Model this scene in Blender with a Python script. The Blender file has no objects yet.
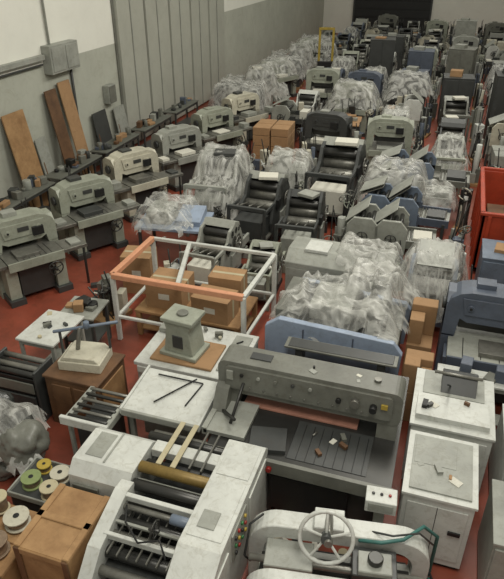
import bpy, bmesh, math, random
from mathutils import Vector, Matrix, noise
pi=math.pi
rng=random.Random(7)
sc=bpy.context.scene
sc.view_settings.view_transform='Standard'
def lin(c): return tuple(((v/255)/12.92 if v/255<=0.04045 else ((v/255+0.055)/1.055)**2.4) for v in c)
# ---------------------------------------------------------------- materials
MATS={}
def mat(name,rgb,rough=.5,metal=0.,var=.25,scale=3.,bump=.05,rgb2=None,grime=.38):
    if name in MATS: return MATS[name]
    m=bpy.data.materials.new(name); m.use_nodes=True; nt=m.node_tree; N=nt.nodes; L=nt.links
    b=N['Principled BSDF']; b.inputs['Roughness'].default_value=rough; b.inputs['Metallic'].default_value=metal
    tc=N.new('ShaderNodeTexCoord'); n=N.new('ShaderNodeTexNoise'); n.inputs['Scale'].default_value=scale; n.inputs['Detail'].default_value=6; n.inputs['Roughness'].default_value=.65
    L.new(tc.outputs['Object'],n.inputs['Vector'])
    r=N.new('ShaderNodeValToRGB'); c=lin(rgb); d=lin(rgb2) if rgb2 else tuple(v*(1-var) for v in c)
    r.color_ramp.elements[0].position=.35; r.color_ramp.elements[1].position=.62
    r.color_ramp.elements[0].color=(*d,1); r.color_ramp.elements[1].color=(*c,1)
    L.new(n.outputs['Fac'],r.inputs['Fac'])
    # stains and scuffs
    n2=N.new('ShaderNodeTexNoise'); n2.inputs['Scale'].default_value=scale*3.7; n2.inputs['Detail'].default_value=9; n2.inputs['Roughness'].default_value=.75; n2.inputs['Distortion'].default_value=.8
    L.new(tc.outputs['Object'],n2.inputs['Vector'])
    mr=N.new('ShaderNodeMapRange'); mr.inputs['From Min'].default_value=.5; mr.inputs['From Max'].default_value=.7; mr.inputs['To Min'].default_value=0; mr.inputs['To Max'].default_value=grime
    L.new(n2.outputs['Fac'],mr.inputs['Value'])
    mx=N.new('ShaderNodeMix'); mx.data_type='RGBA'; mx.inputs['B'].default_value=(c[0]*.35+.02,c[1]*.32+.015,c[2]*.24+.008,1)
    L.new(mr.outputs['Result'],mx.inputs['Factor']); L.new(r.outputs['Color'],mx.inputs['A']); L.new(mx.outputs['Result'],b.inputs['Base Color'])
    if bump:
        bp=N.new('ShaderNodeBump'); bp.inputs['Strength'].default_value=bump; L.new(n.outputs['Fac'],bp.inputs['Height']); L.new(bp.outputs['Normal'],b.inputs['Normal'])
    MATS[name]=m; return m
white=mat('white_paint',(198,200,194),.42,var=.18,grime=.45)
cream=mat('cream_paint',(192,188,170),.45,grime=.42)
grey=mat('grey_paint',(112,113,105),.42,var=.28,grime=.45)
lgrey=mat('light_grey_paint',(152,154,146),.45,grime=.42)
dgrey=mat('dark_grey_paint',(62,64,63),.42)
green=mat('grey_green_paint',(152,156,142),.45,grime=.42)
black=mat('black_plastic',(24,25,25),.5)
steel=mat('worn_steel',(128,127,120),.34,.5,var=.35,scale=6)
dsteel=mat('dark_steel',(62,62,60),.35,.5)
blue=mat('pale_blue_paint',(148,162,182),.45,var=.15)
bgrey=mat('blue_grey_paint',(84,92,106),.45)
mblue=mat('steel_blue_paint',(108,120,136),.45)
tan=mat('cardboard',(158,124,88),.8,var=.15,scale=2)
wood=mat('plywood',(160,126,86),.7,rgb2=(130,97,62),scale=2.5)
dwood=mat('brown_wood',(108,78,52),.6,rgb2=(80,56,36),scale=3)
gold=mat('brass_roller',(128,106,56),.45,.3,scale=8)
cyan=mat('pale_cyan_panel',(156,180,182),.4)
pink=mat('pink_board',(176,126,108),.7)
orange=mat('orange_red_paint',(170,62,34),.55)
yellow=mat('yellow_paint',(176,152,62),.5)
red=mat('red_plastic',(150,35,28),.4)
gbut=mat('green_plastic',(40,110,60),.4)
paper=mat('paper_stack',(204,202,190),.8,var=.08,scale=20)
salmon=mat('primer_painted_bar',(204,146,112),.6,var=.12)
strap=mat('beige_strap',(176,167,138),.8,var=.1)
bag=mat('black_bag',(66,68,66),.25,var=.5,scale=8,bump=.6)
teal=mat('green_reel',(128,142,92),.6)
copper=mat('wire_coil',(150,130,110),.4,.5,scale=30)
hose=mat('teal_hose',(60,110,104),.5)
conc=mat('bench_grey',(98,100,92),.7)
def plastic():
    m=bpy.data.materials.new('plastic_film'); m.use_nodes=True; nt=m.node_tree; N=nt.nodes; L=nt.links; b=N['Principled BSDF']
    b.inputs['Roughness'].default_value=.26; b.inputs['Base Color'].default_value=(.6,.6,.56,1)
    tc=N.new('ShaderNodeTexCoord'); n=N.new('ShaderNodeTexNoise'); n.inputs['Scale'].default_value=2.2; n.inputs['Detail'].default_value=8; n.inputs['Distortion'].default_value=2.2
    mp=N.new('ShaderNodeMapping'); mp.inputs['Scale'].default_value=(1,2.2,.7); mp.inputs['Rotation'].default_value=(0,0,.6)
    L.new(tc.outputs['Object'],mp.inputs['Vector']); L.new(mp.outputs['Vector'],n.inputs['Vector'])
    mr=N.new('ShaderNodeMapRange'); mr.inputs['From Min'].default_value=.36; mr.inputs['From Max'].default_value=.66; mr.inputs['To Min'].default_value=.16; mr.inputs['To Max'].default_value=.72
    L.new(n.outputs['Fac'],mr.inputs['Value']); L.new(mr.outputs['Result'],b.inputs['Alpha'])
    bp=N.new('ShaderNodeBump'); bp.inputs['Strength'].default_value=.7; bp.inputs['Distance'].default_value=.06; L.new(n.outputs['Fac'],bp.inputs['Height']); L.new(bp.outputs['Normal'],b.inputs['Normal'])
    return m
film=plastic()
# ---------------------------------------------------------------- builder
class M:
    def __init__(s,name): s.name=name; s.bm=bmesh.new(); s.mats=[]; s.drapes=[]
    def mi(s,m):
        if m not in s.mats: s.mats.append(m)
        return s.mats.index(m)
    def _fin(s,faces,m,smooth=False):
        i=s.mi(m)
        for f in faces: f.material_index=i; f.smooth=smooth
    def bx(s,x0,x1,y0,y1,z0,z1,m,rot=None):
        c=Vector(((x0+x1)/2,(y0+y1)/2,(z0+z1)/2))
        mt=Matrix.Translation(c)@(rot.to_4x4() if rot else Matrix())@Matrix.Diagonal((abs(x1-x0),abs(y1-y0),abs(z1-z0),1))
        r=bmesh.ops.create_cube(s.bm,size=1,matrix=mt)
        s._fin({f for v in r['verts'] for f in v.link_faces},m)
    def cyl(s,p0,p1,r,m,seg=14,r2=None):
        p0=Vector(p0);p1=Vector(p1);d=p1-p0
        q=d.to_track_quat('Z','Y').to_matrix().to_4x4()
        a=bmesh.ops.create_cone(s.bm,cap_ends=True,segments=seg,radius1=r,radius2=r if r2 is None else r2,depth=d.length,matrix=Matrix.Translation((p0+p1)/2)@q)
        fs={f for v in a['verts'] for f in v.link_faces}
        s._fin(fs,m)
        for f in fs:
            if len(f.verts)==4: f.smooth=True
    def prism(s,pts,ax,a,b,m):
        def P(u,v,w): return (w,u,v) if ax=='x' else ((u,w,v) if ax=='y' else (u,v,w))
        A=[s.bm.verts.new(P(u,v,a)) for u,v in pts]; B=[s.bm.verts.new(P(u,v,b)) for u,v in pts]
        fs=[s.bm.faces.new(A),s.bm.faces.new(B[::-1])]
        n=len(pts)
        for i in range(n): fs.append(s.bm.faces.new((A[i],B[i],B[(i+1)%n],A[(i+1)%n])))
        s._fin(fs,m)
    def tube(s,pts,r,m,closed=False,seg=8):
        pts=[Vector(p) for p in pts]; n=len(pts); rings=[]
        for i,p in enumerate(pts):
            a=pts[(i-1)%n] if (closed or i>0) else p; b=pts[(i+1)%n] if (closed or i<n-1) else p
            t=(b-a).normalized(); q=t.to_track_quat('Z','Y').to_matrix()
            rings.append([s.bm.verts.new(p+q@Vector((r*math.cos(2*pi*k/seg),r*math.sin(2*pi*k/seg),0))) for k in range(seg)])
        fs=[]
        for i in range(n if closed else n-1):
            A=rings[i];B=rings[(i+1)%n]
            off=min(range(seg),key=lambda o:sum((A[k].co-B[(k+o)%seg].co).length for k in range(0,seg,2)))
            for k in range(seg): fs.append(s.bm.faces.new((A[k],A[(k+1)%seg],B[(k+1+off)%seg],B[(k+off)%seg])))
        if not closed: fs.append(s.bm.faces.new(rings[0])); fs.append(s.bm.faces.new(rings[-1][::-1]))
        s._fin(fs,m,True)
    def ring(s,c,r,axis,tr,m,n=24):
        c=Vector(c);q=Vector(axis).to_track_quat('Z','Y').to_matrix()
        s.tube([c+q@Vector((r*math.cos(2*pi*k/n),r*math.sin(2*pi*k/n),0)) for k in range(n)],tr,m,True)
    def wheel(s,c,r,axis,m,hub=None,sp=5,tr=.018):
        s.ring(c,r,axis,tr,m); c=Vector(c);q=Vector(axis).to_track_quat('Z','Y').to_matrix()
        for k in range(sp):
            a=2*pi*k/sp+.3; s.cyl(c,c+q@Vector((r*math.cos(a),r*math.sin(a),0)),tr*.8,m,6)
        ax=Vector(axis).normalized(); s.cyl(c-ax*.06,c+ax*.05,r*.2,hub or m,12)
    def drape(s,boxes,slope=3,res=.06,amp=.05,zmin=.3,seed=0): s.drapes.append((boxes,slope,res,amp,zmin,seed))
    def done(s,loc=(0,0,0),rz=0,bevel=.008,origin=None):
        bmesh.ops.recalc_face_normals(s.bm,faces=s.bm.faces)
        if origin: 
            bmesh.ops.translate(s.bm,verts=s.bm.verts,vec=(-origin[0],-origin[1],0)); loc=(origin[0],origin[1],loc[2])
        me=bpy.data.meshes.new(s.name); s.bm.to_mesh(me); s.bm.free()
        for m in s.mats: me.materials.append(m)
        o=bpy.data.objects.new(s.name,me); sc.collection.objects.link(o); o.location=loc; o.rotation_euler=(0,0,rz)
        if bevel:
            b=o.modifiers.new('bevel','BEVEL'); b.width=bevel; b.segments=1; b.limit_method='ANGLE'; b.angle_limit=math.radians(50)
        for (boxes,slope,res,amp,zmin,seed) in s.drapes:
            if origin: boxes=[(a-origin[0],b-origin[0],c-origin[1],d-origin[1],h) for a,b,c,d,h in boxes]
            mk_drape(o,boxes,slope,res,amp,zmin,seed)
        return o
def mk_drape(parent,boxes,slope,res,amp,zmin,seed):
    mx=max(b[4] for b in boxes); ext=(mx-zmin)/slope+.1
    x0=min(b[0] for b in boxes)-ext;x1=max(b[1] for b in boxes)+ext;y0=min(b[2] for b in boxes)-ext;y1=max(b[3] for b in boxes)+ext
    nx=int((x1-x0)/res)+1;ny=int((y1-y0)/res)+1
    bm=bmesh.new();g={}
    ca,sa=math.cos(seed*1.3),math.sin(seed*1.3)
    def rd(v): return 1-min(1,abs(noise.noise(v))*3.2)
    for i in range(nx+1):
        for j in range(ny+1):
            x=x0+(x1-x0)*i/nx;y=y0+(y1-y0)*j/ny
            h=-9
            for a,b,c,d,hh in boxes:
                dx=max(a-x,0,x-b);dy=max(c-y,0,y-d);dist=math.hypot(dx,dy)
                sag=.12*max(0,noise.noise(Vector((x*1.3,y*1.3,seed+40))))
                h=max(h,hh+.03-sag-slope*dist*(1+.35*noise.noise(Vector((x*2,y*2,seed)))))
            u=x*ca+y*sa; t=-x*sa+y*ca
            wx=noise.noise(Vector((x*.9,y*.9,seed+3)))*1.2
            v1=Vector((u*1.1+wx,t*3.6+wx,seed*3.1)); v2=Vector((u*4.2-wx,t*1.3+wx,seed*5.1))
            w=rd(v1)*amp+rd(v2)*amp*.7+noise.noise(Vector((x*9,y*9,seed)))*amp*.25
            ox=noise.noise(v1+Vector((9,9,0)))*amp;oy=noise.noise(v1+Vector((19,9,0)))*amp
            low=h<zmin+.3*noise.noise(Vector((x*1.5,y*1.5,seed+5)))
            g[i,j]=(bm.verts.new((x+ox,y+oy,max(h+w,.03))),low)
    for i in range(nx):
        for j in range(ny):
            q=[g[i,j],g[i+1,j],g[i+1,j+1],g[i,j+1]]
            if all(not a[1] for a in q): bm.faces.new([a[0] for a in q]).smooth=True
    bmesh.ops.delete(bm,geom=[v for v in bm.verts if not v.link_faces],context='VERTS')
    me=bpy.data.meshes.new('plastic_cover');bm.to_mesh(me);bm.free();me.materials.append(film)
    o=bpy.data.objects.new('plastic_cover',me);sc.collection.objects.link(o);o.parent=parent
    return o
# ---------------------------------------------------------------- machine library
def paper_cutter(loc,rz,W=1.7,H=1.45,ft=.75,bt=.7,body=green,top=steel,wings=True,seed=0,drape=False,wl=.2):
    r=random.Random(seed);m=M('paper_cutter');h=W/2
    m.bx(-h+.12,h-.12,-.3,.4,0,.74,body); m.bx(-h+.05,h-.05,-.35,.45,0,.1,dgrey)
    for s_ in(-1,1):
        m.bx(s_*(h-.16)-.1,s_*(h-.16)+.1,-ft+.12,-.3,.12,.76,body)
        m.bx(s_*(h-.16)-.14,s_*(h-.16)+.14,-ft+.05,-.2,0,.12,dgrey)
        m.prism([(-.26,0),(.3,0),(.32,.7),(.24,H-.16),(.12,H-.08),(-.14,H-.08),(-.24,H-.2),(-.26,.9)],'x',s_*(h-.08)-.08,s_*(h-.08)+.08,body)
        m.cyl((s_*h,0,H-.34),(s_*(h+.05),0,H-.34),.09,dgrey)
    m.bx(-h+.3,h-.3,-ft+.2,-.3,.1,.62,dgrey)
    m.bx(-h+.1,h-.1,-ft,bt,.78,.87,top); m.bx(-h+.1,h-.1,-ft-.03,-ft,.72,.88,body)
    for k in range(7): m.bx(-h+.3+k*(W-.6)/6-.006,-h+.3+k*(W-.6)/6+.006,-ft+.03,-.25,.87,.874,dsteel)
    if wings:
        for s_ in(-1,1): 
            m.bx(s_*(h+wl*.6)-wl,s_*(h+wl*.6)+wl,-ft,-.3,.8,.86,top); m.cyl((s_*(h+wl*1.4),-ft+.1,0),(s_*(h+wl*1.4),-ft+.1,.8),.025,dsteel,8)
            m.bx(s_*(h+wl*.8)-.1,s_*(h+wl*.8)+.1,-ft+.1,-.4,.86,.86+r.uniform(.03,.15),r.choice([lgrey,paper,dgrey,lgrey]))
    m.prism([(-h,.88),(-h,H-.24),(-h+.05,H-.12),(-h+.16,H-.04),(-h+.3,H),(h-.3,H),(h-.16,H-.04),(h-.05,H-.12),(h,H-.24),(h,.88),(h-.17,.88),(h-.2,H-.42),(h-.3,H-.47),(-h+.3,H-.47),(-h+.2,H-.42),(-h+.17,.88)],'y',-.26,.14,body)
    m.prism([(-h+.2,H-.09),(h-.2,H-.09),(h-.25,H-.34),(-h+.25,H-.34)],'y',-.285,-.26,body)
    m.bx(-h+.2,h-.2,-.16,-.06,.98,H-.42,dsteel); m.bx(-h+.22,h-.22,-.05,.1,1.0,1.12,top)
    for s_ in(-1,1): m.cyl((s_*(h-.32),-.28,H-.22),(s_*(h-.32),-.31,H-.22),.045,body); m.cyl((s_*(h-.32),-.31,H-.22),(s_*(h-.32),-.325,H-.22),.02,black)
    m.bx(-.1,.1,-.3,-.28,H-.24,H-.16,dgrey)
    m.bx(-h+.25,h-.25,bt-.3,bt-.24,.87,1.02,dgrey); m.cyl((0,bt-.3,.95),(0,.2,.95),.02,steel,8)
    m.wheel((h*.45,-ft-.12,.62),.13,(0,1,0.1),dsteel,tr=.012); m.cyl((h*.45,-ft-.1,.62),(h*.45,-ft+.1,.62),.02,steel,8)
    m.bx(h-.45,h-.25,-.34,-.28,H-.36,H-.2,black)
    m.bx(-h*.5,h*.2,-ft+.1,-.32,.87,.87+r.uniform(.02,.1),r.choice([paper,lgrey,steel,dgrey]))
    m.bx(-h+.35,-h+.6,-.1,.1,H,H+r.uniform(.03,.08),r.choice([dgrey,lgrey,body]))
    if drape: m.drape([(-h,h,-.25,.15,H)],slope=2.2,zmin=.7,seed=seed)
    return m.done(loc,rz)
def offset_press(loc,rz,s=1.,body=dgrey,seed=0,drape=False,name='offset_printing_press'):
    r=random.Random(seed);m=M(name);w=.42*s
    def S(p): return [(a*s,b*s) for a,b in p]
    k1=r.uniform(-.06,.1);k2=r.uniform(-.1,.08)
    prof=[(-.62,.12),(.5,.12),(.56,.6),(.66,.85),(.5,1.15+k2),(.3,1.38),(.02,1.45+k1),(-.2,1.35),(-.34,1.08+k2),(-.62,.95),(-.72,.6)]
    for y in(-w,w-.07*s): m.prism(S(prof),'y',y,y+.07*s,body)
    m.bx(-.6*s,.5*s,-w+.06,w-.06,0,.5*s,body); m.bx(-.66*s,.55*s,-w-.02,w+.02,0,.12*s,black)
    for (x,z,rr,mm) in [(.32,.95,.15,steel),(.05,.98,.16,steel),(-.05,1.22,.1,dsteel),(.18,1.25,.09,black),(.36,1.22,.07,dsteel),(-.3,.85,.12,steel),(.42,.68,.1,dsteel)]:
        m.cyl((x*s,-w,z*s),(x*s,w,z*s),rr*s,mm)
    m.prism(S([(-.02,1.36),(.14,1.5),(.4,1.4),(.46,1.26),(.3,1.36),(.1,1.4)]),'y',-w,w,lgrey if r.random()<.5 else body)
    if r.random()<.5: m.bx(-.25*s,.1*s,-w+.1,w*.3,1.45*s,1.52*s,r.choice([lgrey,paper,dgrey]),rot=Matrix.Rotation(r.uniform(-.4,.4),3,'Z'))
    m.bx(-1.25*s,-.62*s,-w+.02,w-.02,.3*s,.36*s,steel); m.bx(-1.2*s,-.7*s,-w+.08,w-.08,.36*s,.8*s,paper if r.random()<.3 else r.choice([body,body,lgrey]))
    for y in(-w,w): m.bx(-1.28*s,-1.22*s,y-.03,y+.03,0,1.15*s,body); m.bx(-1.28*s,-.6*s,y-.02,y+.02,1.0*s,1.08*s,body)
    m.bx(-1.28*s,-1.2*s,-w,w,1.08*s,1.16*s,body)
    for y in(-.2,0,.2): m.cyl((-1.1*s,y*s,1.12*s),(-.6*s,y*s,1.0*s),.018,steel,6)
    for y in(-w,w-.05): m.bx(.5*s,1.1*s,y,y+.05,.55*s,.78*s,body)
    m.bx(.55*s,1.15*s,-w+.05,w-.05,.3*s,.36*s,lgrey); m.cyl((1.05*s,-w,.7*s),(1.05*s,w,.7*s),.05*s,dsteel); m.bx(1.05*s,1.12*s,-w,w,0,.3*s,body)
    m.wheel((.1*s,-w-.07,.95*s),.17*s,(0,1,0),steel,tr=.012); m.bx(-.2*s,.25*s,-w-.04,-w,.3*s,.7*s,lgrey); m.bx(-.5*s,-.3*s,-w-.06,-w,.9*s,1.1*s,black)
    if drape: m.drape([(-.4*s,.5*s,-w,w,1.45*s),(-1.25*s,-.5*s,-w,w,1.1*s),(.4*s,1.1*s,-w,w,.8*s)],slope=3.2,zmin=.35,seed=seed,amp=.07)
    return m.done(loc,rz)
def folding_machine(loc,rz,L=2.2,W=.8,body=mblue,pan=blue,seed=0,drape=False,n=2,plates=3):
    r=random.Random(seed);m=M('paper_folding_machine');h=L/2;w=W/2
    for y in(-w,w-.05): m.bx(-h,h*.35,y,y+.05,.35,.95,body)
    for x in(-h+.05,-.1,h*.3,h-.1):
        for y in(-w+.03,w-.03): m.bx(x-.03,x+.03,y-.03,y+.03,0,.8,dgrey)
    m.bx(-h+.1,h*.3,-w+.06,w-.06,.15,.6,body); m.bx(-h,h*.35,-w+.05,w-.05,.78,.82,steel)
    for i in range(n):
        x=-h+.25+i*(L*.62)/max(n,1)
        for y in(-w-.02,w-.05): m.prism([(x-.2,.6),(x+.38,.6),(x+.38,1.1),(x+.25,1.25),(x-.08,1.25),(x-.2,1.1)],'y',y,y+.07,pan)
        for k in range(4): m.cyl((x-.05+.1*k,-w,1.05+.05*(k%2)),(x-.05+.1*k,w,1.05+.05*(k%2)),.04,dsteel,10)
        a=r.choice([-40,-25,-35])
        for k in range(plates):
            R=Matrix.Rotation(math.radians(a),3,'Y'); m.bx(x-.3,x+.22,-w+.08,w-.08,1.28+.07*k,1.295+.07*k,lgrey if k==plates-1 else steel,rot=R)
        m.wheel((x+.1,-w-.07,.9),.1,(0,1,0),dsteel,tr=.01)
    m.bx(h*.35,h,-w+.03,w-.03,.76,.8,lgrey)
    for k in range(8): xx=h*.38+k*(h*.6)/8; m.cyl((xx,-w+.03,.83),(xx,w-.03,.83),.018,steel,8)
    for y in(-w+.02,w-.06): m.bx(h*.35,h,y,y+.04,.72,.88,body)
    m.bx(-.1,.15,-w-.1,-w-.01,.4,.8,lgrey)
    m.bx(h*.5,h*.9,-w+.15,w-.2,.84,.84+r.uniform(.05,.25),r.choice([tan,lgrey,dgrey,paper]))
    if drape: m.drape([(-h,h*.2,-w,w,1.35),(h*.2,h,-w,w,.95)],slope=3.,zmin=.35,seed=seed,amp=.08)
    return m.done(loc,rz)
def cabinet(loc,rz,w,d,h,body=lgrey,top=None,doors=2,name='metal_cabinet',seed=0):
    m=M(name);m.bx(-w/2+.02,w/2-.02,-d/2+.03,d/2-.02,0,.06,black);m.bx(-w/2,w/2,-d/2+.01,d/2,.06,h-.03,body);m.bx(-w/2-.01,w/2+.01,-d/2,d/2+.01,h-.03,h,top or body)
    for k in range(doors):
        a=-w/2+k*w/doors+.02;b=a+w/doors-.04;m.bx(a,b,-d/2-.01,-d/2+.01,.1,h-.07,body);m.bx(b-.06,b-.04,-d/2-.03,-d/2-.01,h*.5,h*.62,dsteel)
    m.bx(w/2,w/2+.006,-d/2+.08,d/2-.08,.15,h-.12,body)
    for k in range(5): m.bx(w/2,w/2+.012,-d/4,d/4,h*.3+.03*k,h*.3+.03*k+.012,dgrey)
    r=random.Random(seed)
    m.bx(-w*.3,w*.1,-d*.2,d*.2,h,h+r.uniform(.04,.2),r.choice([tan,dgrey,lgrey]),rot=Matrix.Rotation(r.uniform(-.3,.3),3,'Z'))
    return m.done(loc,rz)
def table(loc,rz,w,d,h,top=lgrey,leg=dgrey,name='work_table',shelf=True,stuff=0,seed=0):
    r=random.Random(seed);m=M(name);m.bx(-w/2,w/2,-d/2,d/2,h-.04,h,top)
    for x in(-1,1):
        for y in(-1,1): m.bx(x*(w/2-.05)-.025,x*(w/2-.05)+.025,y*(d/2-.05)-.025,y*(d/2-.05)+.025,0,h-.04,leg)
    for y in(-1,1): m.bx(-w/2+.05,w/2-.05,y*(d/2-.05)-.015,y*(d/2-.05)+.015,h-.12,h-.04,leg)
    if shelf: m.bx(-w/2+.04,w/2-.04,-d/2+.04,d/2-.04,.2,.23,leg)
    for k in range(stuff):
        x=r.uniform(-w/2+.15,w/2-.15);y=r.uniform(-d/2+.12,d/2-.12);a=r.uniform(.06,.14);b=r.uniform(.05,.1);z=r.uniform(.05,.25)
        if r.random()<.7: m.bx(x-a,x+a,y-b,y+b,h,h+z,r.choice([tan,dgrey,lgrey,black,grey,bgrey,dwood]),rot=Matrix.Rotation(r.uniform(-.5,.5),3,'Z'))
        else: m.cyl((x,y,h),(x,y,h+z),b,r.choice([dgrey,lgrey,black,grey]))
    return m.done(loc,rz)
def carton(loc,rz,w,d,h,mt=tan,name='cardboard_box'):
    m=M(name);m.bx(-w/2,w/2,-d/2,d/2,0,h,mt);m.bx(-w/2-.002,w/2+.002,-.03,.03,.02,h+.003,strap)
    m.bx(-w/2-.003,-w/2+.02,-d/2,d/2,h-.01,h+.004,mt);m.bx(-w*.15,w*.15,-d/2-.003,-d/2,h*.4,h*.65,paper)
    return m.done(loc,rz,bevel=.004)
def pallet_stack(loc,rz,w=1.1,d=.9,mt=tan,layers=3,seed=0,drape=False):
    r=random.Random(seed);m=M('loaded_pallet')
    for k in range(5): m.bx(-w/2+k*w/5+.01,-w/2+(k+1)*w/5-.02,-d/2,d/2,.1,.125,wood)
    for y in(-d/2+.05,0,d/2-.05): m.bx(-w/2,w/2,y-.04,y+.04,0,.1,wood)
    z=.125
    for l in range(layers):
        hh=r.uniform(.2,.32)
        for i in range(2):
            for j in range(2):
                if l==layers-1 and r.random()<.4: continue
                m.bx(-w/2+i*w/2+.02,-w/2+(i+1)*w/2-.02,-d/2+j*d/2+.02,-d/2+(j+1)*d/2-.02,z,z+hh-.01,mt)
        z+=hh
    if drape: m.drape([(-w/2,w/2,-d/2,d/2,z)],slope=4,zmin=.3,seed=seed,amp=.08)
    return m.done(loc,rz)
def parts_pile(loc,seed,w=.5,d=.5,h=.6):
    r=random.Random(seed);m=M('spare_parts_pile')
    m.bx(-w/2,w/2,-d/2,d/2,0,.08,wood)
    for k in range(9):
        a=r.uniform(.05,.12);b=r.uniform(.05,.12);x=r.uniform(-w/2+a,w/2-a) if w/2>a else 0;y=r.uniform(-d/2+b,d/2-b) if d/2>b else 0;z=r.uniform(.25,h)
        mt=r.choice([dgrey,grey,lgrey,green,steel,white,bgrey,black,dsteel,lgrey,cream])
        t=r.random()
        if t<.5: m.bx(x-a,x+a,y-b,y+b,.08,z,mt,rot=Matrix.Rotation(r.uniform(-.6,.6),3,'Z'))
        elif t<.8: m.cyl((x,y,.08),(x,y,z),a*.7,mt,12)
        else: m.wheel((x,y,z),.12,(r.uniform(-1,1),r.uniform(-1,1),.5),mt,tr=.012); m.cyl((x,y,.08),(x,y,z),.02,dsteel,6)
    for k in range(3): m.cyl((r.uniform(-w/2,w/2),r.uniform(-d/2,d/2),.1),(r.uniform(-w/2,w/2),r.uniform(-d/2,d/2),h+r.uniform(0,.3)),.015,dsteel,6)
    return m.done(loc,r.uniform(-.3,.3))
def scatter(x0,x1,y0,y1,z,n,seed,name='scattered_tools',big=1.):
    r=random.Random(seed);m=M(name);cx,cy=(x0+x1)/2,(y0+y1)/2
    for k in range(n):
        x=r.uniform(x0,x1)-cx;y=r.uniform(y0,y1)-cy;a=r.uniform(.02,.06)*big;t=r.random();R=Matrix.Rotation(r.uniform(0,3),3,'Z')
        if t<.35: m.bx(x-a,x+a,y-a*.7,y+a*.7,0,.004+.0015*k,r.choice([paper,paper,strap,lgrey]),rot=R)
        elif t<.6: m.bx(x-a,x+a,y-a*.5,y+a*.5,0,a*r.uniform(.5,1.3),r.choice([dgrey,tan,lgrey,black,grey,dwood]),rot=R)
        elif t<.8: m.cyl((x,y,0),(x,y,a*r.uniform(.6,1.6)),a*.6,r.choice([strap,dgrey,grey,black,cream]),12)
        else:
            d=R@Vector((a*2,0,0));m.cyl((x,y,.012),(x+d.x,y+d.y,.012),.011,r.choice([steel,dsteel,black]),6)
    return m.done((cx,cy,z),bevel=0)
# ---------------------------------------------------------------- room
fm=mat('red_painted_floor',(142,70,52),.42,rgb2=(112,58,44),scale=.8,bump=.03,grime=.6)
m=M('floor');m.bx(-9.6,8,-2,46,-.1,0,fm);m.done(bevel=0)
wallup=mat('white_wall',(222,222,212),.85,var=.06,scale=.6,bump=0,grime=.08)
walllow=mat('grey_green_wall',(172,174,162),.85,var=.12,scale=.8,bump=0,grime=.25)
m=M('wall_left');m.bx(-9.8,-9.55,-2,46,0,3.1,walllow);m.bx(-9.8,-9.55,-2,46,3.1,9,wallup);m.done(bevel=0)
m=M('wall_right');m.bx(8,8.2,-2,46,0,9,wallup);m.done(bevel=0)
m=M('wall_back');m.bx(-9.8,8.2,45,45.25,0,9,wallup);m.done(bevel=0)
shut=mat('dark_shutter',(30,32,32),.6)
m=M('door_1');m.bx(-7.4,-2.4,44.9,44.99,0,5.2,black)
for k in range(10): m.bx(-7.4,-2.4,44.86,44.9,.1+k*.52,.5+k*.52,shut)
m.bx(-7.5,-7.4,44.85,44.99,0,5.3,dgrey);m.bx(-2.4,-2.3,44.85,44.99,0,5.3,dgrey);m.bx(-7.5,-2.3,44.85,44.99,5.2,5.3,dgrey);m.done(bevel=0)
m=M('door_2')
doorm=mat('grey_door_panel',(168,169,158),.5,var=.1,scale=1,grime=.15)
for k in range(5):
    y0=16.4+k*1.75;m.bx(-9.545,-9.44,y0+.04,y0+1.7,.05,7.5,doorm);m.bx(-9.44,-9.41,y0+.04,y0+.12,.05,7.5,doorm);m.bx(-9.44,-9.41,y0+.82,y0+.86,.05,7.5,lgrey)
    m.bx(-9.545,-9.5,y0-.05,y0+.04,0,7.5,grey)
m.bx(-9.5,-9.3,16.2,25.4,7.5,7.7,dgrey);m.done()
m=M('window_1')
m.bx(-1.9,1.9,44.94,44.99,3.2,5.6,lgrey)
for k in range(4): m.bx(-1.85+k*.95,-1.0+k*.95,44.92,44.94,3.25,5.5,cream)
m.done()
m=M('trim_1');m.bx(-9.545,-9.42,4,12.85,3.2,3.32,lgrey);m.cyl((-9.48,4,3.1),(-9.48,12.8,3.1),.025,dgrey,8);m.done()
m=M('electrical_box');m.bx(-9.545,-9.3,12.9,14.1,2.85,3.5,lgrey);m.bx(-9.3,-9.28,12.95,13.45,2.9,3.45,lgrey);m.bx(-9.3,-9.28,13.55,14.05,2.9,3.45,lgrey);m.cyl((-9.5,13.95,0),(-9.5,13.95,2.9),.035,dgrey,8);m.cyl((-9.5,13.2,3.5),(-9.5,13.2,9),.03,lgrey,8);m.done()
m=M('electrical_box');m.bx(-9.545,-9.35,15.4,15.8,1.6,2.1,lgrey);m.bx(-9.35,-9.33,15.42,15.78,1.62,2.08,grey);m.done()
def lean(y,w,h,mt,x=-9.5,t=.03,lean_=.16,name='plywood_sheet'):
    m=M(name)
    m.prism([(0,h),(t,h),(t+lean_*h,0),(lean_*h,0)],'y',-w/2,w/2,mt)
    m.prism([(t*.5,h*.97),(t*1.0+.004,h*.97),(t+lean_*h*.99,.05),(lean_*h*.9,.05)],'y',-w/2+.06,-w/2+.1,dwood)
    return m.done((x+.03,y,0),bevel=0)
lean(9.9,.4,1.3,pink);lean(11.35,.75,2.3,wood);lean(12.15,.4,1.5,lgrey,name='metal_sheet');lean(12.85,.45,2.5,dwood);lean(13.45,.5,2.6,tan);lean(14.9,.7,1.5,dgrey,name='metal_sheet');lean(9.2,.7,1.5,dwood);lean(16.0,.6,1.4,lgrey,name='metal_sheet')
for i,y in enumerate([8.0,10.2,12.3,14.4,16.6,18.8]):
    table((-8.7,y,0),pi/2,1.9,.5,.85,conc,dgrey,stuff=10,seed=40+i,name='work_bench')
CL=[(-7.15,8.15,1.2),(-7.05,10.1,1.2),(-7.0,12.15,1.2),(-6.8,14.3,1.25),(-6.65,16.5,1.2),(-6.5,18.6,1.2)]
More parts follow.
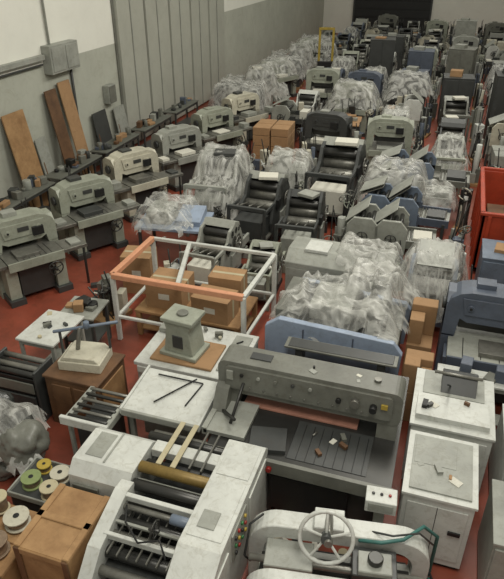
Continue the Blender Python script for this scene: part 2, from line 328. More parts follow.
for i,(x,y,w) in enumerate(CL):
    paper_cutter((x,y,0),math.radians([56,58,60,60,62,62][i]),W=w,H=1.45,ft=.75,bt=.5,body=[green,green,cream,lgrey,green,cream][i],wings=True,seed=i,wl=.22)
m=M('stacked_planks')
for k in range(7): m.bx(-.3+.02*k,.3-.03*(k%3),-.3,.3,.0+.06*k,.05+.06*k,wood if k%2 else cream,rot=Matrix.Rotation(.08*(k%3),3,'Z'))
m.done((-8.65,8.9,.86))
for i,(x,y) in enumerate([(-7.2,9.15),(-7.2,11.15),(-7.1,13.25),(-6.95,15.4),(-6.8,17.55),(-7.9,9.6),(-7.9,11.6),(-7.8,13.8)]): parts_pile((x-.25,y,0),500+i,.4,.45,.85)
for i,y in enumerate([20.8,22.8,24.8,26.8,28.9,31.0,33.1,35.2]):
    t=i%3
    if t==0: pallet_stack((-7.3,y,0),.1,1.6,1.3,mt=dgrey,layers=4,seed=i,drape=True)
    elif t==1: offset_press((-7.2,y,0),.3,1.0,body=lgrey,seed=i,drape=i<5)
    else: paper_cutter((-7.2,y,0),1.1,W=1.5,body=green,seed=i,drape=i<6,wings=False)
# ---------------------------------------------------------------- foreground: grey guillotine
W_=white
m=M('guillotine_paper_cutter')
G=grey;x0,x1=-2.1,.0;yb=5.35;H=1.55
m.bx(x0+.15,x1-.15,yb-.2,yb+.6,0,.78,G)
m.bx(x0+.35,x1-.15,4.75,5.2,.1,.78,dgrey);m.bx(x0+.55,x0+.85,4.5,4.9,0,.82,dgrey);m.bx(x1-.4,x1-.1,4.5,4.9,0,.82,dgrey)
m.bx(x0+.12,x1+.02,4.42,6.3,.82,.92,dsteel);m.bx(x0+.1,x1+.04,4.38,4.43,.76,.93,G)
m.bx(x0+1.0,x1-.25,4.5,5.1,.92,.928,dgrey)
for k in range(9): xx=x0+1.0+k*.1; m.bx(xx-.004,xx+.004,4.5,5.05,.928,.931,black)
m.bx(x0+.02,x0+.5,4.58,5.15,.93,.98,lgrey);m.bx(x0+.0,x0+.06,4.58,5.15,.9,1.0,lgrey)
m.bx(x0+.55,x0+.95,4.5,4.85,.92,.97,dgrey,rot=Matrix.Rotation(.2,3,'Z'))
def rrect(xa,xb,za,zb,r,n=5):
    p=[]
    for cx,cz,a0 in[(xb-r,zb-r,0),(xa+r,zb-r,90),(xa+r,za+r,180),(xb-r,za+r,270)]:
        for k in range(n+1): a=math.radians(a0+90*k/n);p.append((cx+r*math.cos(a),cz+r*math.sin(a)))
    return p
m.prism(rrect(x0,x1,H-.44,H,.1),'y',yb-.22,yb+.12,G)
m.prism(rrect(x0+.1,x1-.1,H-.36,H-.05,.05),'y',yb-.25,yb-.22,G)
m.prism([(yb-.2,H-.02),(yb+.12,H-.02),(yb+.3,H-.35),(yb+.3,H-.45),(yb,H-.42)],'x',x0+.15,x1-.15,G)
for a in(x0+.02,x1-.24): m.prism([(yb-.24,0),(yb+.3,0),(yb+.34,.8),(yb+.2,H-.2),(yb-.18,H-.2),(yb-.24,.9)],'x',a,a+.22,G)
m.prism([(yb-.5,.92),(yb-.2,.92),(yb-.2,H-.3),(yb-.3,H-.34)],'x',x0,x0+.16,G)
m.bx(x0+.25,x1-.25,yb-.14,yb-.06,1.08,H-.4,dsteel);m.bx(x0+.26,x1-.26,yb-.05,yb+.12,1.02,1.14,G)
m.bx(x0+.3,x1-.45,yb-.2,yb+.2,.925,.95,pink)
for k in range(9): xx=x0+.4+k*.16; m.cyl((xx,yb-.25,H-.3),(xx,yb-.265,H-.3),.012,steel,8)
for k in range(5): xx=x0+.3+k*.2; m.cyl((xx,yb-.25,H-.14),(xx,yb-.27,H-.14),.022,[black,lgrey,G,dgrey,lgrey][k])
m.cyl((x1-.5,yb-.25,H-.18),(x1-.5,yb-.31,H-.18),.05,steel);m.cyl((x1-.3,yb-.25,H-.2),(x1-.3,yb-.33,H-.2),.04,black);m.cyl((x1-.68,yb-.25,H-.2),(x1-.68,yb-.29,H-.2),.03,black)
m.cyl((x1-.3,yb-.05,H),(x1-.3,yb-.05,H+.03),.04,steel);m.bx(x1-.22,x1-.15,yb-.27,yb-.25,H-.2,H-.14,yellow)
m.bx(x0+.35,x0+.6,yb-.1,yb+.02,H,H+.015,dgrey);m.bx(x0+.12,x0+.2,yb-.27,yb-.24,H-.22,H-.1,lgrey)
m.cyl((x0+.28,4.75,.98),(x0+.32,5.1,1.3),.018,dsteel,8);m.cyl((x0+.1,4.95,.98),(x0+.35,4.7,1.1),.02,dsteel,8)
m.bx(x0+.3,x1-.3,6.0,6.06,.92,1.05,dgrey)
m.bx(x0+.85,x1-.4,4.42,4.46,.2,.7,black)
for k in range(2): m.cyl((x0+.7+k*.15,4.4,.84),(x0+.7+k*.15,4.34,.84),.03,red if k else black)
m.done(origin=(-1.05,5.3))
scatter(-1.15,-.3,4.1,4.35,0.0,9,900,'loose_papers',1.8)
scatter(-1.15,-.3,4.5,5.05,.932,5,901)
scatter(-1.2,-.5,5.2,5.4,1.55,4,902,big=.8)
# ---------------------------------------------------------------- white printing press
m=M('sheet_printing_press')
m.prism([(3.6,.1),(4.26,.1),(4.26,.96),(4.18,1.02),(3.72,1.02),(3.6,.9)],'x',-3.2,-2.5,W_)
m.bx(-3.15,-2.85,3.57,3.61,.45,.8,grey);m.bx(-3.1,-2.9,3.8,4.15,1.02,1.028,lgrey);m.bx(-2.86,-2.84,3.75,4.2,1.02,1.034,lgrey)
XL=-2.48
m.prism([(2.7,.1),(3.64,.1),(3.64,1.0),(3.5,1.02),(2.95,.85),(2.7,.62)],'x',XL-.1,XL+.04,W_)
m.prism([(2.7,.0),(4.5,.0),(4.5,1.0),(4.44,1.06),(3.1,1.06),(2.7,.85)],'x',-1.72,-1.3,W_)
m.bx(-1.68,-1.34,3.95,4.4,1.06,1.068,W_);m.bx(-1.68,-1.34,3.2,3.9,1.06,1.068,W_);m.bx(-1.62,-1.45,3.3,3.5,1.068,1.08,lgrey)
m.bx(-1.3,-1.285,3.35,3.75,.62,.98,lgrey)
for j in range(3):
    for i in range(4): m.cyl((-1.29,3.41+i*.09,.7+j*.1),(-1.265,3.41+i*.09,.7+j*.1),.02,[black,red,gbut,yellow][(i+j*2)%4],10)
m.bx(-1.3,-1.285,2.9,3.25,.2,.9,W_);m.bx(-1.3,-1.285,3.85,4.4,.15,.95,W_)
m.bx(XL,-1.72,4.1,4.25,.9,1.0,W_)
m.bx(XL+.02,-1.72,2.95,4.5,.1,.6,dgrey)
for y,z,r_,mt in[(3.85,1.0,.06,gold),(3.68,.92,.06,dsteel),(3.54,.86,.05,steel),(3.42,.9,.03,steel),(3.32,.8,.06,dsteel),(3.18,.78,.045,steel),(3.05,.7,.06,dsteel),(3.98,.9,.06,black),(4.36,.92,.05,dsteel),(4.46,.85,.05,steel),(2.9,.62,.05,steel)]:
    m.cyl((XL if y<4 else XL-.15,y,z),(-1.7,y,z),r_,mt)
for k in range(7): xx=XL+.1+k*.1; m.bx(xx-.008,xx+.008,2.95,3.5,.8,.83,steel)
m.bx(XL,-1.7,3.46,3.51,.93,1.0,W_);m.bx(XL,-1.7,3.08,3.12,.83,.9,W_);m.bx(XL,-1.7,3.76,3.79,.86,.9,lgrey);m.bx(XL,-1.7,3.24,3.27,.86,.89,lgrey)
for xx in(-2.3,-2.14): m.bx(xx-.03,xx+.03,3.9,4.55,1.03,1.045,strap)
for xx in(-1.98,-1.85): m.bx(xx-.01,xx+.01,3.95,4.5,1.0,1.03,steel)
m.bx(-2.35,-1.78,2.35,2.68,.1,.55,cyan);m.bx(-2.4,-1.72,2.3,2.7,.55,.58,lgrey);m.bx(-2.2,-1.8,2.2,2.66,.58,.62,cyan)
m.bx(-2.62,-2.42,2.3,2.66,.1,.66,W_,rot=Matrix.Rotation(.25,3,'Z'))
m.cyl((-1.9,3.35,1.0),(-1.72,3.35,1.0),.05,mblue);m.wheel((-2.0,3.2,.98),.09,(1,0,0),dsteel,tr=.01)
m.tube([(-1.8,3.0,.9),(-1.9,3.1,1.0),(-2.1,3.05,.95),(-2.3,3.2,.98),(-2.4,3.4,.95)],.01,black)
m.done(origin=(-2.3,3.6))
m=M('feed_table')
m.prism([(4.62,.95),(5.35,1.02),(5.35,.99),(4.62,.92)],'x',-3.12,-2.17,W_)
for xx in(-3.15,-2.17): m.prism([(4.6,.88),(5.38,.94),(5.38,1.04),(4.6,.97)],'x',xx,xx+.03,W_)
m.bx(-3.12,-2.17,4.58,4.62,.88,.97,lgrey)
for a,b in[((-2.95,5.25,1.03),(-2.35,5.25,1.03)),((-2.35,5.25,1.03),(-2.42,4.85,.99)),((-2.8,4.8,.99),(-2.45,5.3,1.04))]: m.cyl(a,b,.011,black,6)
for xx in(-3.05,-2.3):
    for yy in(4.7,5.28): m.bx(xx-.03,xx+.03,yy-.03,yy+.03,0,.93,lgrey)
m.bx(-3.05,-2.3,4.95,5.2,.3,.8,lgrey)
m.done(origin=(-2.7,5.0))
m=M('roller_conveyor')
for xx in(-3.72,-3.2): m.bx(xx-.03,xx+.03,4.35,4.95,.78,.88,lgrey)
for k in range(6): yy=4.4+k*.1; m.cyl((-3.72,yy,.88),(-3.2,yy,.88),.022,steel if k%2 else dsteel,8)
for a in(-3.7,-3.22):
    for yy in(4.38,4.9): m.bx(a-.025,a+.025,yy-.025,yy+.025,0,.8,lgrey)
m.bx(-3.65,-3.28,4.42,4.88,.25,.7,dgrey);m.bx(-3.78,-3.15,4.3,4.35,.8,.92,W_)
m.done(origin=(-3.45,4.65))
# ---------------------------------------------------------------- arched cutter with handwheel
m=M('arched_cutter')
def arch(xa,xb,zt,zi,r,ri,n=8,t=.16):
    o=[(xa,.1)]
    for k in range(n+1): a=pi-pi/2*k/n;o.append((xa+r+r*math.cos(a),zt-r+r*math.sin(a)))
    for k in range(n+1): a=pi/2-pi/2*k/n;o.append((xb-r+r*math.cos(a),zt-r+r*math.sin(a)))
    o.append((xb,.1));o.append((xb-t,.1))
    for k in range(n+1): a=pi/2*k/n;o.append((xb-t-ri+ri*math.cos(a),zi-ri+ri*math.sin(a)))
    for k in range(n+1): a=pi/2+pi/2*k/n;o.append((xa+t+ri+ri*math.cos(a),zi-ri+ri*math.sin(a)))
    o.append((xa+t,.1));return o
m.prism(arch(-.84,.88,.92,.76,.3,.18),'y',-.1,.1,W_)
m.prism(arch(-.8,.84,.84,.76,.27,.2,t=.1),'y',-.6,-.48,W_)
m.bx(-.75,.75,-.5,.3,0,.12,dgrey);m.bx(-.72,.72,-.4,.0,.12,.5,lgrey);m.bx(-.7,.7,-.46,-.1,.5,.54,dsteel)
m.bx(.15,.55,-.42,-.12,.54,.82,dgrey);m.bx(.2,.5,-.42,-.2,.82,.88,lgrey);m.cyl((.35,-.3,.88),(.35,-.3,.94),.07,dsteel)
m.bx(-.65,-.2,-.4,-.1,.54,.75,lgrey);m.cyl((-.8,-.3,.7),(.8,-.3,.7),.035,steel)
m.bx(-.22,.06,-.12,.12,.9,1.0,W_);m.cyl((-.08,-.34,1.07),(-.08,.1,.96),.04,steel);m.wheel((-.1,-.26,1.06),.24,(0,1,-.5),W_,hub=dgrey,sp=5,tr=.02)
m.tube([(.2,-.1,.88),(.4,-.15,.95),(.6,-.1,.97),(.8,.1,.94),(.97,.2,.7),(.97,.2,.1)],.018,hose)
m.tube([(.3,0,.9),(.5,-.1,1.0),(.75,0,.96),(.92,.1,.7)],.01,dgrey)
m.tube([(.97,.18,.1),(1.02,-.1,.02),(1.1,-.35,.02),(1.0,-.6,.02),(1.2,-.8,.02)],.018,hose);m.tube([(.9,.25,.3),(1.05,.1,.02),(1.2,-.1,.02),(1.1,-.3,.02),(1.25,-.5,.02)],.012,black)
m.tube([(-.8,-.2,.5),(-.84,-.3,.7),(-.82,-.1,.9),(-.7,.0,.95)],.012,black)
m.done((-.41,3.83,0),math.radians(9))
m=M('control_box');m.bx(-.15,.15,-.1,.1,.85,1.0,W_);m.bx(-.05,.05,-.05,.05,0,.85,lgrey);m.bx(-.14,.14,-.09,.09,0,.04,dgrey);m.bx(-.12,.12,-.11,-.1,.88,.98,lgrey)
for k in range(3): m.cyl((-.08+.08*k,0,1.0),(-.08+.08*k,0,1.02),.016,[dgrey,black,red][k],8)
m.done((-.06,4.25,0),.08)
def wcab(x0,x1,y0,y1,h,name,panel=True):
    m=M(name);m.bx(x0,x1,y0,y1,.06,h-.03,W_);m.bx(x0-.02,x1+.02,y0-.02,y1+.02,h-.03,h,W_);m.bx(x0+.03,x1-.03,y0+.03,y1-.03,0,.06,black)
    m.bx(x0+.05,x1-.05,y0-.012,y0,.15,h-.12,W_);m.bx(x0-.012,x0,y0+.05,y1-.05,.15,h-.12,W_);m.bx((x0+x1)/2-.004,(x0+x1)/2+.004,y0-.014,y0-.01,.15,h-.12,dgrey)
    m.bx(x1-.2,x1-.08,y0-.03,y0-.012,h*.55,h*.6,black)
    if panel: m.bx(x0+.04,x1-.04,y0+.05,y1-.05,h,h+.02,lgrey);m.bx(x0+.06,x1-.2,y0+.4,y1-.1,h+.02,h+.025,lgrey)
    return m
wcab(.14,.82,4.38,5.25,1.0,'white_cabinet').done(origin=(.5,4.8))
m=wcab(.12,1.0,5.42,6.44,.98,'white_cabinet',False)
m.bx(.15,.95,5.5,5.9,.98,1.05,W_);m.bx(.2,.9,5.95,6.4,.98,1.02,lgrey);m.prism([(6.0,1.02),(6.3,1.02),(6.3,1.16),(6.2,1.22),(6.1,1.12)],'x',.4,.8,dgrey);m.cyl((.3,6.15,1.2),(.85,6.15,1.2),.02,steel);m.cyl((.5,6.05,1.1),(.45,5.8,1.3),.012,black,6)
m.done(origin=(.55,6))
scatter(.25,.75,4.5,4.9,1.02,4,903);scatter(.2,.9,5.5,5.85,1.05,4,904)
cabinet((1.5,5.6,0),0,.75,1.0,.95,white,seed=3,name='white_cabinet');cabinet((1.4,4.5,0),0,.8,.8,.9,lgrey,seed=4)
# ---------------------------------------------------------------- low table with casting
m=M('low_white_table');m.bx(-3.6,-2.14,5.75,6.85,.66,.72,W_)
for xx in(-3.53,-2.2):
    for yy in(5.82,6.78): m.bx(xx-.04,xx+.04,yy-.04,yy+.04,0,.66,W_)
m.bx(-3.55,-2.2,5.74,5.8,.55,.66,W_);m.bx(-2.2,-2.14,5.8,6.8,.5,.66,lgrey);m.bx(-3.4,-2.5,5.85,6.45,.72,.76,tan);m.bx(-3.5,-2.25,5.8,6.8,.2,.25,W_)
m.bx(-3.57,-3.4,6.5,6.8,.72,.8,lgrey);m.bx(-2.45,-2.2,5.9,6.75,.72,.745,lgrey)
m.done(origin=(-2.8,6.3))
scatter(-3.4,-2.3,6.5,6.75,.746,8,905)
m=M('cast_iron_machine_base');m.bx(-.28,.28,-.22,.22,0,.06,green);m.prism([(-.22,.06),(.22,.06),(.17,.42),(.2,.54),(-.2,.54),(-.17,.42)],'y',-.18,.18,green);m.bx(-.24,.24,-.2,.2,.54,.6,green);m.bx(-.08,.08,-.19,-.17,.15,.35,dgrey);m.cyl((0,0,.6),(0,0,.63),.08,grey);m.done((-3.0,6.15,.762),-.1)
m=M('steel_tube_frame');zz=1.2
def bar(a,b,mt,t=.035):
    a=Vector(a);b=Vector(b);d=b-a;q=d.to_track_quat('X','Z').to_matrix();c=(a+b)/2;L_=d.length
    m.bx(c.x-L_/2,c.x+L_/2,c.y-t,c.y+t,c.z-t,c.z+t,mt,rot=q)
C=[(-4.6,7.05),(-2.45,7.05),(-2.4,8.5),(-4.6,8.45)]
bar((*C[0],zz),(*C[1],zz),salmon,.045);bar((*C[1],zz),(*C[2],zz),W_);bar((*C[2],zz),(*C[3],zz),W_,.03);bar((*C[3],zz),(*C[0],zz),salmon,.045)
bar((-3.5,7.05,zz),(-3.9,8.45,zz),W_);bar((*C[0],.45),(*C[1],.45),W_,.025);bar((*C[1],.45),(*C[2],.45),W_,.025);bar((*C[3],.45),(*C[0],.45),W_,.025);bar((*C[2],.45),(*C[3],.45),W_,.025)
for x,y in C: bar((x,y,0),(x,y,zz),W_)
m.done(origin=(-3.5,7.75))
m=M('wooden_rack');m.bx(-.9,.9,-.5,.5,.45,.5,wood)
for x in(-.85,.85):
    for y in(-.45,.45): m.bx(x-.04,x+.04,y-.04,y+.04,0,.45,wood)
m.bx(-.85,.85,-.45,.45,.1,.14,wood);m.done((-3.5,7.75,0))
carton((-3.95,7.72,.5),.05,.62,.6,.42);carton((-3.08,7.5,.5),-.05,.62,.45,.4);carton((-3.05,8.02,.5),.05,.55,.4,.5)
m=M('wooden_cabinet');m.bx(-4.5,-3.72,5.02,5.72,0,.8,dwood);m.bx(-4.52,-3.7,5.0,5.74,.78,.82,dwood);m.bx(-3.72,-3.705,5.1,5.65,.1,.7,wood);m.bx(-4.4,-4.12,5.0,5.02,.1,.7,dwood);m.bx(-4.08,-3.8,5.0,5.02,.1,.7,dwood);m.done(origin=(-4.1,5.4))
m=M('bench_stapling_machine');m.bx(-.3,.28,-.22,.22,0,.14,cream);m.prism([(-.28,.14),(.26,.14),(.2,.2),(-.22,.2)],'y',-.2,.2,cream)
m.bx(-.33,-.3,-.02,.02,.0,.48,dgrey);m.bx(.26,.29,.16,.2,.14,.55,dgrey);m.cyl((-.38,-.05,.48),(.42,.2,.56),.022,mblue,8);m.cyl((-.1,0,.2),(-.05,.05,.52),.03,steel,8);m.cyl((.05,.05,.52),(.05,.05,.62),.04,mblue,8);m.done((-4.1,5.42,.82),.15)
table((-4.98,5.9,0),0,.62,.8,.9,white,lgrey,name='white_desk')
scatter(-5.2,-4.75,5.6,6.2,.9,6,906)
m=M('gluing_roller_machine');m.bx(-.36,.36,-.16,.16,.06,.68,black)
for x in(-.38,.34): m.bx(x,x+.04,-.2,.2,0,.84,dgrey)
for k in range(4): m.cyl((-.35,-.13+.09*k,.74+.03*(k%2)),(.35,-.13+.09*k,.74+.03*(k%2)),.04,steel if k%2 else dsteel)
m.bx(-.3,.3,-.19,-.16,.12,.4,dgrey);m.bx(-.3,.3,-.18,-.16,.45,.62,grey)
m.done((-4.98,5.16,0),.0)
table((-5.0,6.75,0),.1,.6,.6,.72,lgrey,dgrey,stuff=7,seed=61)
m=M('garbage_bag_pile')
for k in range(12):
    cx=-4.45+rng.uniform(-.5,.4);cy=4.3+rng.uniform(-.3,.3);rr=rng.uniform(.2,.3);cz=rr*.75+(.32 if k>6 else 0)
    a=bmesh.ops.create_icosphere(m.bm,subdivisions=4,radius=rr,matrix=Matrix.Translation((cx,cy,cz)))
    for v in a['verts']:
        n_=(v.co-Vector((cx,cy,cz))).normalized();v.co+=n_*(noise.noise(v.co*5)*.1+(1-abs(noise.noise(v.co*11))*3)*.02); v.co.z=max(v.co.z,.01)
    m._fin({f for v in a['verts'] for f in v.link_faces},bag if k%3 else grey,True)
m.drape([(-4.8,-4.3,4.1,4.5,.75)],slope=1.6,zmin=.4,seed=33,amp=.08)
m.done(origin=(-4.45,4.3),bevel=0)
m=M('wooden_crate');
def crate(m,x0,x1,y0,y1,h):
    m.bx(x0,x1,y0,y1,.08,h,wood)
    for x in(x0,x1-.07): m.bx(x,x+.07,y0-.02,y0,.08,h,dwood);m.bx(x,x+.07,y0,y1,h,h+.02,wood)
    for z in(.08,h-.08): m.bx(x0,x1,y0-.015,y0,z,z+.08,wood)
    m.bx(x0,x1,(y0+y1)/2-.04,(y0+y1)/2+.04,h,h+.02,wood)
    for x in(x0,(x0+x1)/2-.04,x1-.08): m.bx(x,x+.08,y0,y1,0,.08,dwood)
crate(m,-3.25,-2.66,2.75,3.52,.82);m.done(origin=(-3,3.2))
m=M('wooden_crate');crate(m,-4.05,-3.34,2.6,3.35,.5);m.done(origin=(-3.8,3))
def reel(x,y,z,r,h,mt,rot=0):
    m=M('wire_spool');m.cyl((0,0,0),(0,0,.02),r,mt,20);m.cyl((0,0,.02),(0,0,h-.02),r*.8,copper,20);m.cyl((0,0,h-.02),(0,0,h),r,mt,20);m.cyl((0,0,h),(0,0,h+.004),r*.25,black,12);m.done((x,y,z),rot,bevel=.003)
reel(-3.9,3.02,.522,.12,.14,strap);reel(-3.56,3.15,.522,.13,.12,cream);reel(-3.55,2.82,.522,.12,.16,copper);reel(-3.84,3.25,.522,.09,.2,strap);reel(-3.9,2.78,.522,.1,.1,cream)
m=M('parts_bin');m.bx(-.3,.3,-.25,.25,0,.5,dgrey);m.bx(-.32,.32,-.27,-.25,.46,.54,lgrey);m.bx(-.32,.32,.25,.27,.46,.54,lgrey);m.bx(-.32,-.3,-.27,.27,.46,.54,lgrey);m.bx(.3,.32,-.27,.27,.46,.54,lgrey);m.done((-3.62,3.72,0))
reel(-3.75,3.65,.5,.11,.12,teal);reel(-3.5,3.82,.5,.11,.1,cream);reel(-3.47,3.58,.5,.1,.14,strap);reel(-3.74,3.87,.5,.08,.1,yellow)
scatter(-4.2,-3.9,3.5,4.0,0,7,907,'floor_debris',1.6)
# ---------------------------------------------------------------- large pale blue machine with film
m=M('covered_folding_machine')
m.prism([(-2.05,.1),(-.15,.1),(-.12,.85),(-.25,1.02),(-1.85,1.1),(-2.05,.95)],'y',6.82,6.92,blue)
m.prism([(-2.05,.1),(-.15,.1),(-.12,.75),(-.2,.85),(-1.85,1.0),(-2.05,.8)],'y',8.2,8.3,blue)
m.bx(-1.95,-.2,6.92,8.2,.1,.8,grey);m.bx(-1.7,-.25,6.76,6.82,.2,.8,blue);m.bx(-1.5,-1.48,6.80,6.825,.5,1.0,bgrey);m.bx(-.8,-.78,6.80,6.825,.5,1.0,bgrey)
for k in range(7): m.cyl((-1.8+k*.22,6.92,.9),(-1.8+k*.22,8.2,.9),.07,dsteel)
m.bx(-1.5,-.9,7.2,7.9,.95,1.2,lgrey);m.bx(-.8,-.45,7.3,7.7,.95,1.15,grey);m.bx(-1.95,-1.7,7,8,.85,1.15,grey)
m.drape([(-1.8,-.4,7.1,8.0,1.2),(-1.0,-.4,7.5,8.3,1.35)],slope=1.5,zmin=.85,seed=11,amp=.11,res=.035)
m.done(origin=(-1.1,7.5))
m=M('grey_sheet_board');m.bx(-.75,.75,-.12,.12,0,.03,grey);m.bx(-.7,.7,-.1,.1,.03,.04,dgrey)
for x in(-.6,.5): m.bx(x,x+.1,-.1,.1,-.94,0,dgrey)
m.done((-.9,6.52,.94))
m=M('carton_stack');m.bx(-.18,.18,-.22,.22,0,.5,tan);m.bx(-.18,.02,-.22,0,.5,.95,tan);m.bx(-.18,.18,.02,.22,.5,.9,tan);m.bx(.04,.18,-.22,0,.5,.8,wood);m.done((.11,6.75,0),.0)
m=M('carton_stack');m.bx(-.18,.18,-.3,.3,0,.6,tan);m.bx(-.18,.02,-.25,0,.6,1.0,tan);m.bx(-.18,.18,.02,.25,.6,1.1,tan);m.done((.08,7.8,0),.0)
paper_cutter((1.35,7.75,0),0,W=2.0,H=1.6,ft=.75,bt=.6,body=bgrey,top=lgrey,seed=5,wings=False)
table((1.05,6.68,0),0,1.4,.3,.85,white,lgrey,stuff=4,seed=9)
paper_cutter((3.6,8.1,0),0,W=1.6,H=1.5,body=grey,seed=6)
offset_press((3.2,5.9,0),0,1.,body=lgrey,seed=8)
# ---------------------------------------------------------------- middle zone
m=M('white_covered_machine');m.bx(-.88,.88,-.38,.38,.1,.85,lgrey);m.prism([(-.38,.85),(.38,.85),(.38,1.1),(-.15,1.12),(-.38,.95)],'x',-.9,.9,lgrey);m.bx(-.85,.85,-.35,.35,0,.1,dgrey);m.bx(-.6,-.2,-.2,.2,1.1,1.16,W_);m.bx(.2,.6,-.1,.25,1.1,1.14,grey)
m.drape([(.0,.85,-.25,.35,1.2)],slope=2,zmin=.8,seed=51,amp=.08);m.done((-1.4,9.15,0),-.03)
offset_press((-2.85,9.4,0),pi/2+.05,.62,body=green,seed=12)
folding_machine((.12,9.45,0),pi/2,1.5,.7,body=bgrey,pan=mblue,seed=13,drape=True,n=1)
offset_press((-3.85,9.65,0),pi/2-.05,.75,body=lgrey,seed=14)
m=M('covered_work_table');m.bx(-.7,.7,-.5,.5,.72,.78,blue)
for x in(-.62,.62):
    for y in(-.42,.42): m.bx(x-.03,x+.03,y-.03,y+.03,0,.72,dgrey)
m.bx(-.5,.0,-.3,.3,.78,1.05,lgrey);m.bx(.1,.6,-.3,.3,.78,.95,blue,rot=Matrix.Rotation(.2,3,'X'));m.drape([(-.6,.3,-.4,.4,1.05)],slope=1.8,zmin=.6,seed=21,amp=.1);m.done((-5.0,10.2,0),.15)
carton((-5.05,8.7,0),.2,.55,.5,.75);parts_pile((-5.1,7.6,0),3,.5,.6,.7)
offset_press((-2.55,11.25,0),pi/2+.05,.85,body=dgrey,seed=15)
offset_press((-3.55,11.75,0),pi/2-.05,.92,body=dgrey,seed=16)
offset_press((-4.8,12.4,0),pi/2+.08,1.05,body=lgrey,seed=17,drape=True)
offset_press((-2.3,13.75,0),pi/2-.03,1.12,body=dgrey,seed=18)
pallet_stack((-3.5,13.6,0),.1,.9,.9,layers=4,mt=lgrey,seed=19,drape=True)
folding_machine((-.75,10.75,0),.04,1.7,.75,body=grey,pan=lgrey,seed=22,n=2,plates=1)
folding_machine((-.6,11.95,0),-.03,1.8,.75,body=bgrey,pan=mblue,seed=23,n=2,plates=2)
folding_machine((-.6,13.15,0),.03,1.8,.8,body=lgrey,pan=lgrey,seed=24,n=1,plates=1,drape=True)
folding_machine((-.4,14.4,0),0,2.1,.9,body=grey,pan=mblue,seed=25,n=2,plates=1)
m=M('orange_container');x0,x1,y0,y1,h=.85,2.4,11.2,13.9,1.25
m.bx(x0,x1,y0,y0+.06,.1,h,orange);m.bx(x0,x1,y1-.06,y1,.1,h,orange);m.bx(x0,x0+.06,y0,y1,.1,h,orange);m.bx(x1-.06,x1,y0,y1,.1,h,orange);m.bx(x0,x1,y0,y1,.1,.16,orange)
for k in range(4): m.bx(x0+.1+k*.42,x0+.17+k*.42,y0-.04,y0,.1,h,orange)
for k in range(6): m.bx(x0-.04,x0,y0+.1+k*.48,y0+.17+k*.48,.1,h,orange)
m.bx(x0-.04,x1+.04,y0-.04,y0+.04,h,h+.06,orange);m.bx(x0-.04,x0+.04,y0,y1,h,h+.06,orange);m.bx(x0,x1+.04,y1-.04,y1+.04,h,h+.06,orange);m.bx(x1-.04,x1+.04,y0,y1,h,h+.06,orange);m.bx(x0+.1,x1-.1,y0+.1,y1-.1,0,.1,black);m.bx(x0+.2,x1-.3,y0+.3,y1-.6,.16,.7,dwood)
m.done(origin=(1.5,12.5))
cabinet((1.4,10.3,0),0,1.0,.8,1.0,mblue,seed=1);carton((1.6,9.3,0),.1,.5,.45,.9)
for i,(x,y,ww,hh) in enumerate([(.85,9.1,.4,.9),(-4.4,8.85,.4,.7),(-1.75,10.1,.45,.8),(.5,10.65,.4,.9),(-4.3,10.95,.35,.8),(-1.78,11.95,.35,1.0),(-1.75,11.0,.3,1.0),(-3.1,12.95,.35,.8),(-4.3,14.3,.45,1.1),(-3.3,14.8,.45,1.2),(.5,11.4,.4,1.),(.6,13.3,.3,1.),(-4.9,14.9,.5,1.),(1.15,14.8,.45,1.3),(2.0,14.9,.5,1.2),(2.6,9.9,.5,1.1),(-1.65,10.55,.25,.7),(-.5,10.05,.35,.7),(.95,8.75,.3,.5)]):
    parts_pile((x,y,0),200+i,ww,ww,hh)
for i,(a,b,c,d) in enumerate([(-5.9,-5.4,9.2,11.5),(-5.9,-5.5,12.5,16),(-5.9,-5.6,6.6,8.6),(-5.9,-5.5,17,22)]): scatter(a,b,c,d,0,8,920+i,'floor_debris',1.8)
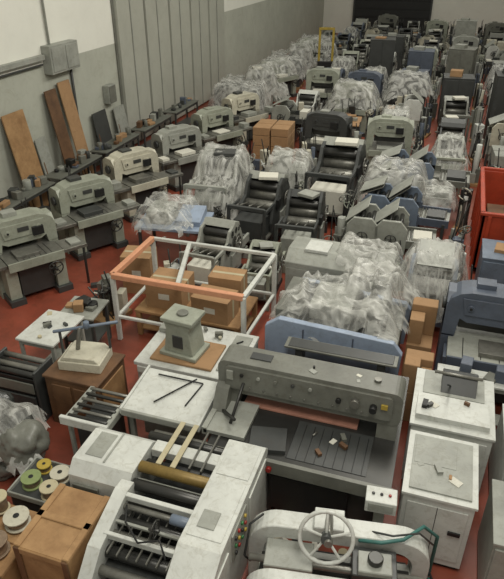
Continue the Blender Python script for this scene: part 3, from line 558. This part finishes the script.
# ---------------------------------------------------------------- far field
cols=[-4.75,-3.15,-1.55,.05,1.65,3.25]
k=0
bods=[grey,lgrey,dgrey,green,white,cream,dgrey,grey,green,bgrey]
y=16.5
while y<43:
    for cx in cols+([-6.3] if y>31 else []):
        k+=1;r=random.Random(100+k)
        x=cx+r.uniform(-.05,.05);yy=y+r.uniform(-.08,.08);b=r.choice(bods);t=r.random();dr=r.random()<(.3 if y<30 else .1)
        if cx>0 and y>18: b=r.choice([dgrey,grey,dgrey,white,lgrey])
        if t<.4: offset_press((x,yy,0),pi/2*r.choice([1,1,-1])+r.uniform(-.1,.1),r.uniform(.8,.9),body=b,seed=k,drape=dr)
        elif t<.55: folding_machine((x,yy,0),r.choice([0,pi])+r.uniform(-.2,.2),1.2,.8,body=b,pan=r.choice([lgrey,lgrey,white,cream]),seed=k,drape=dr,n=1,plates=1)
        elif t<.72: paper_cutter((x,yy,0),r.uniform(-.2,.2),W=1.2,H=1.6,ft=.7,bt=.6,body=b,seed=k,wings=False,drape=dr)
        elif t<.8: table((x,yy,0),r.uniform(-.1,.1),1.15,1.1,.85,r.choice([lgrey,grey,tan,white]),dgrey,stuff=12,seed=k)
        elif t<.92: cabinet((x,yy,0),r.uniform(-.15,.15),1.0,.9,r.uniform(1.1,2.2),body=b,seed=k)
        else: pallet_stack((x,yy,0),r.uniform(-.15,.15),1.05,1.0,mt=r.choice([tan,lgrey,cream]),layers=r.choice([2,3,4]),seed=k,drape=dr)
        parts_pile((cx+.8,y+.05,0),300+k,.28,.6,1.2)
        if .4<t<.99 and r.random()<.7: parts_pile((cx,y+1.0,0),600+k,.9,.28,1.1)
    y+=2.1
m=M('pallet_stacker')
for xx in(-.3,.3): m.bx(xx-.05,xx+.05,-.05,.05,0,2.3,yellow)
m.bx(-.35,.35,-.06,.06,2.2,2.3,yellow);m.bx(-.35,.35,-.3,-.05,.1,.9,black);m.bx(-.35,-.25,.05,1.0,.05,.12,black);m.bx(.25,.35,.05,1.0,.05,.12,black)
for xx in(-.3,.3): m.cyl((xx-.04,-.2,.08),(xx+.04,-.2,.08),.08,black)
m.done((-5.85,28.5,0),.2)
# ---------------------------------------------------------------- light
w=bpy.data.worlds.new('World');sc.world=w;w.use_nodes=True;w.node_tree.nodes['Background'].inputs[0].default_value=(.95,.93,.83,1);w.node_tree.nodes['Background'].inputs[1].default_value=.48
def area(n,loc,sx,sy,e,rot=(0,0,0)):
    l=bpy.data.lights.new(n,'AREA');l.shape='RECTANGLE';l.size=sx;l.size_y=sy;l.energy=e;l.color=(1,.965,.87);o=bpy.data.objects.new(n,l);sc.collection.objects.link(o);o.location=loc;o.rotation_euler=rot
for i,(yy,e) in enumerate([(2,480),(10,480),(18,430),(27,240),(37,90)]):
    area('ceiling_lamp_%d'%i,(0,yy,9.5),2.2,4,e,(0,math.radians(24),0))
# ---------------------------------------------------------------- camera
cd=bpy.data.cameras.new('camera');cd.sensor_fit='HORIZONTAL';cd.sensor_width=36;cd.lens=36*600/504;cd.clip_end=200
co=bpy.data.objects.new('camera',cd);sc.collection.objects.link(co);co.location=(0,0,5.7);co.rotation_euler=(math.radians(59.7),0,math.radians(18.2));sc.camera=co
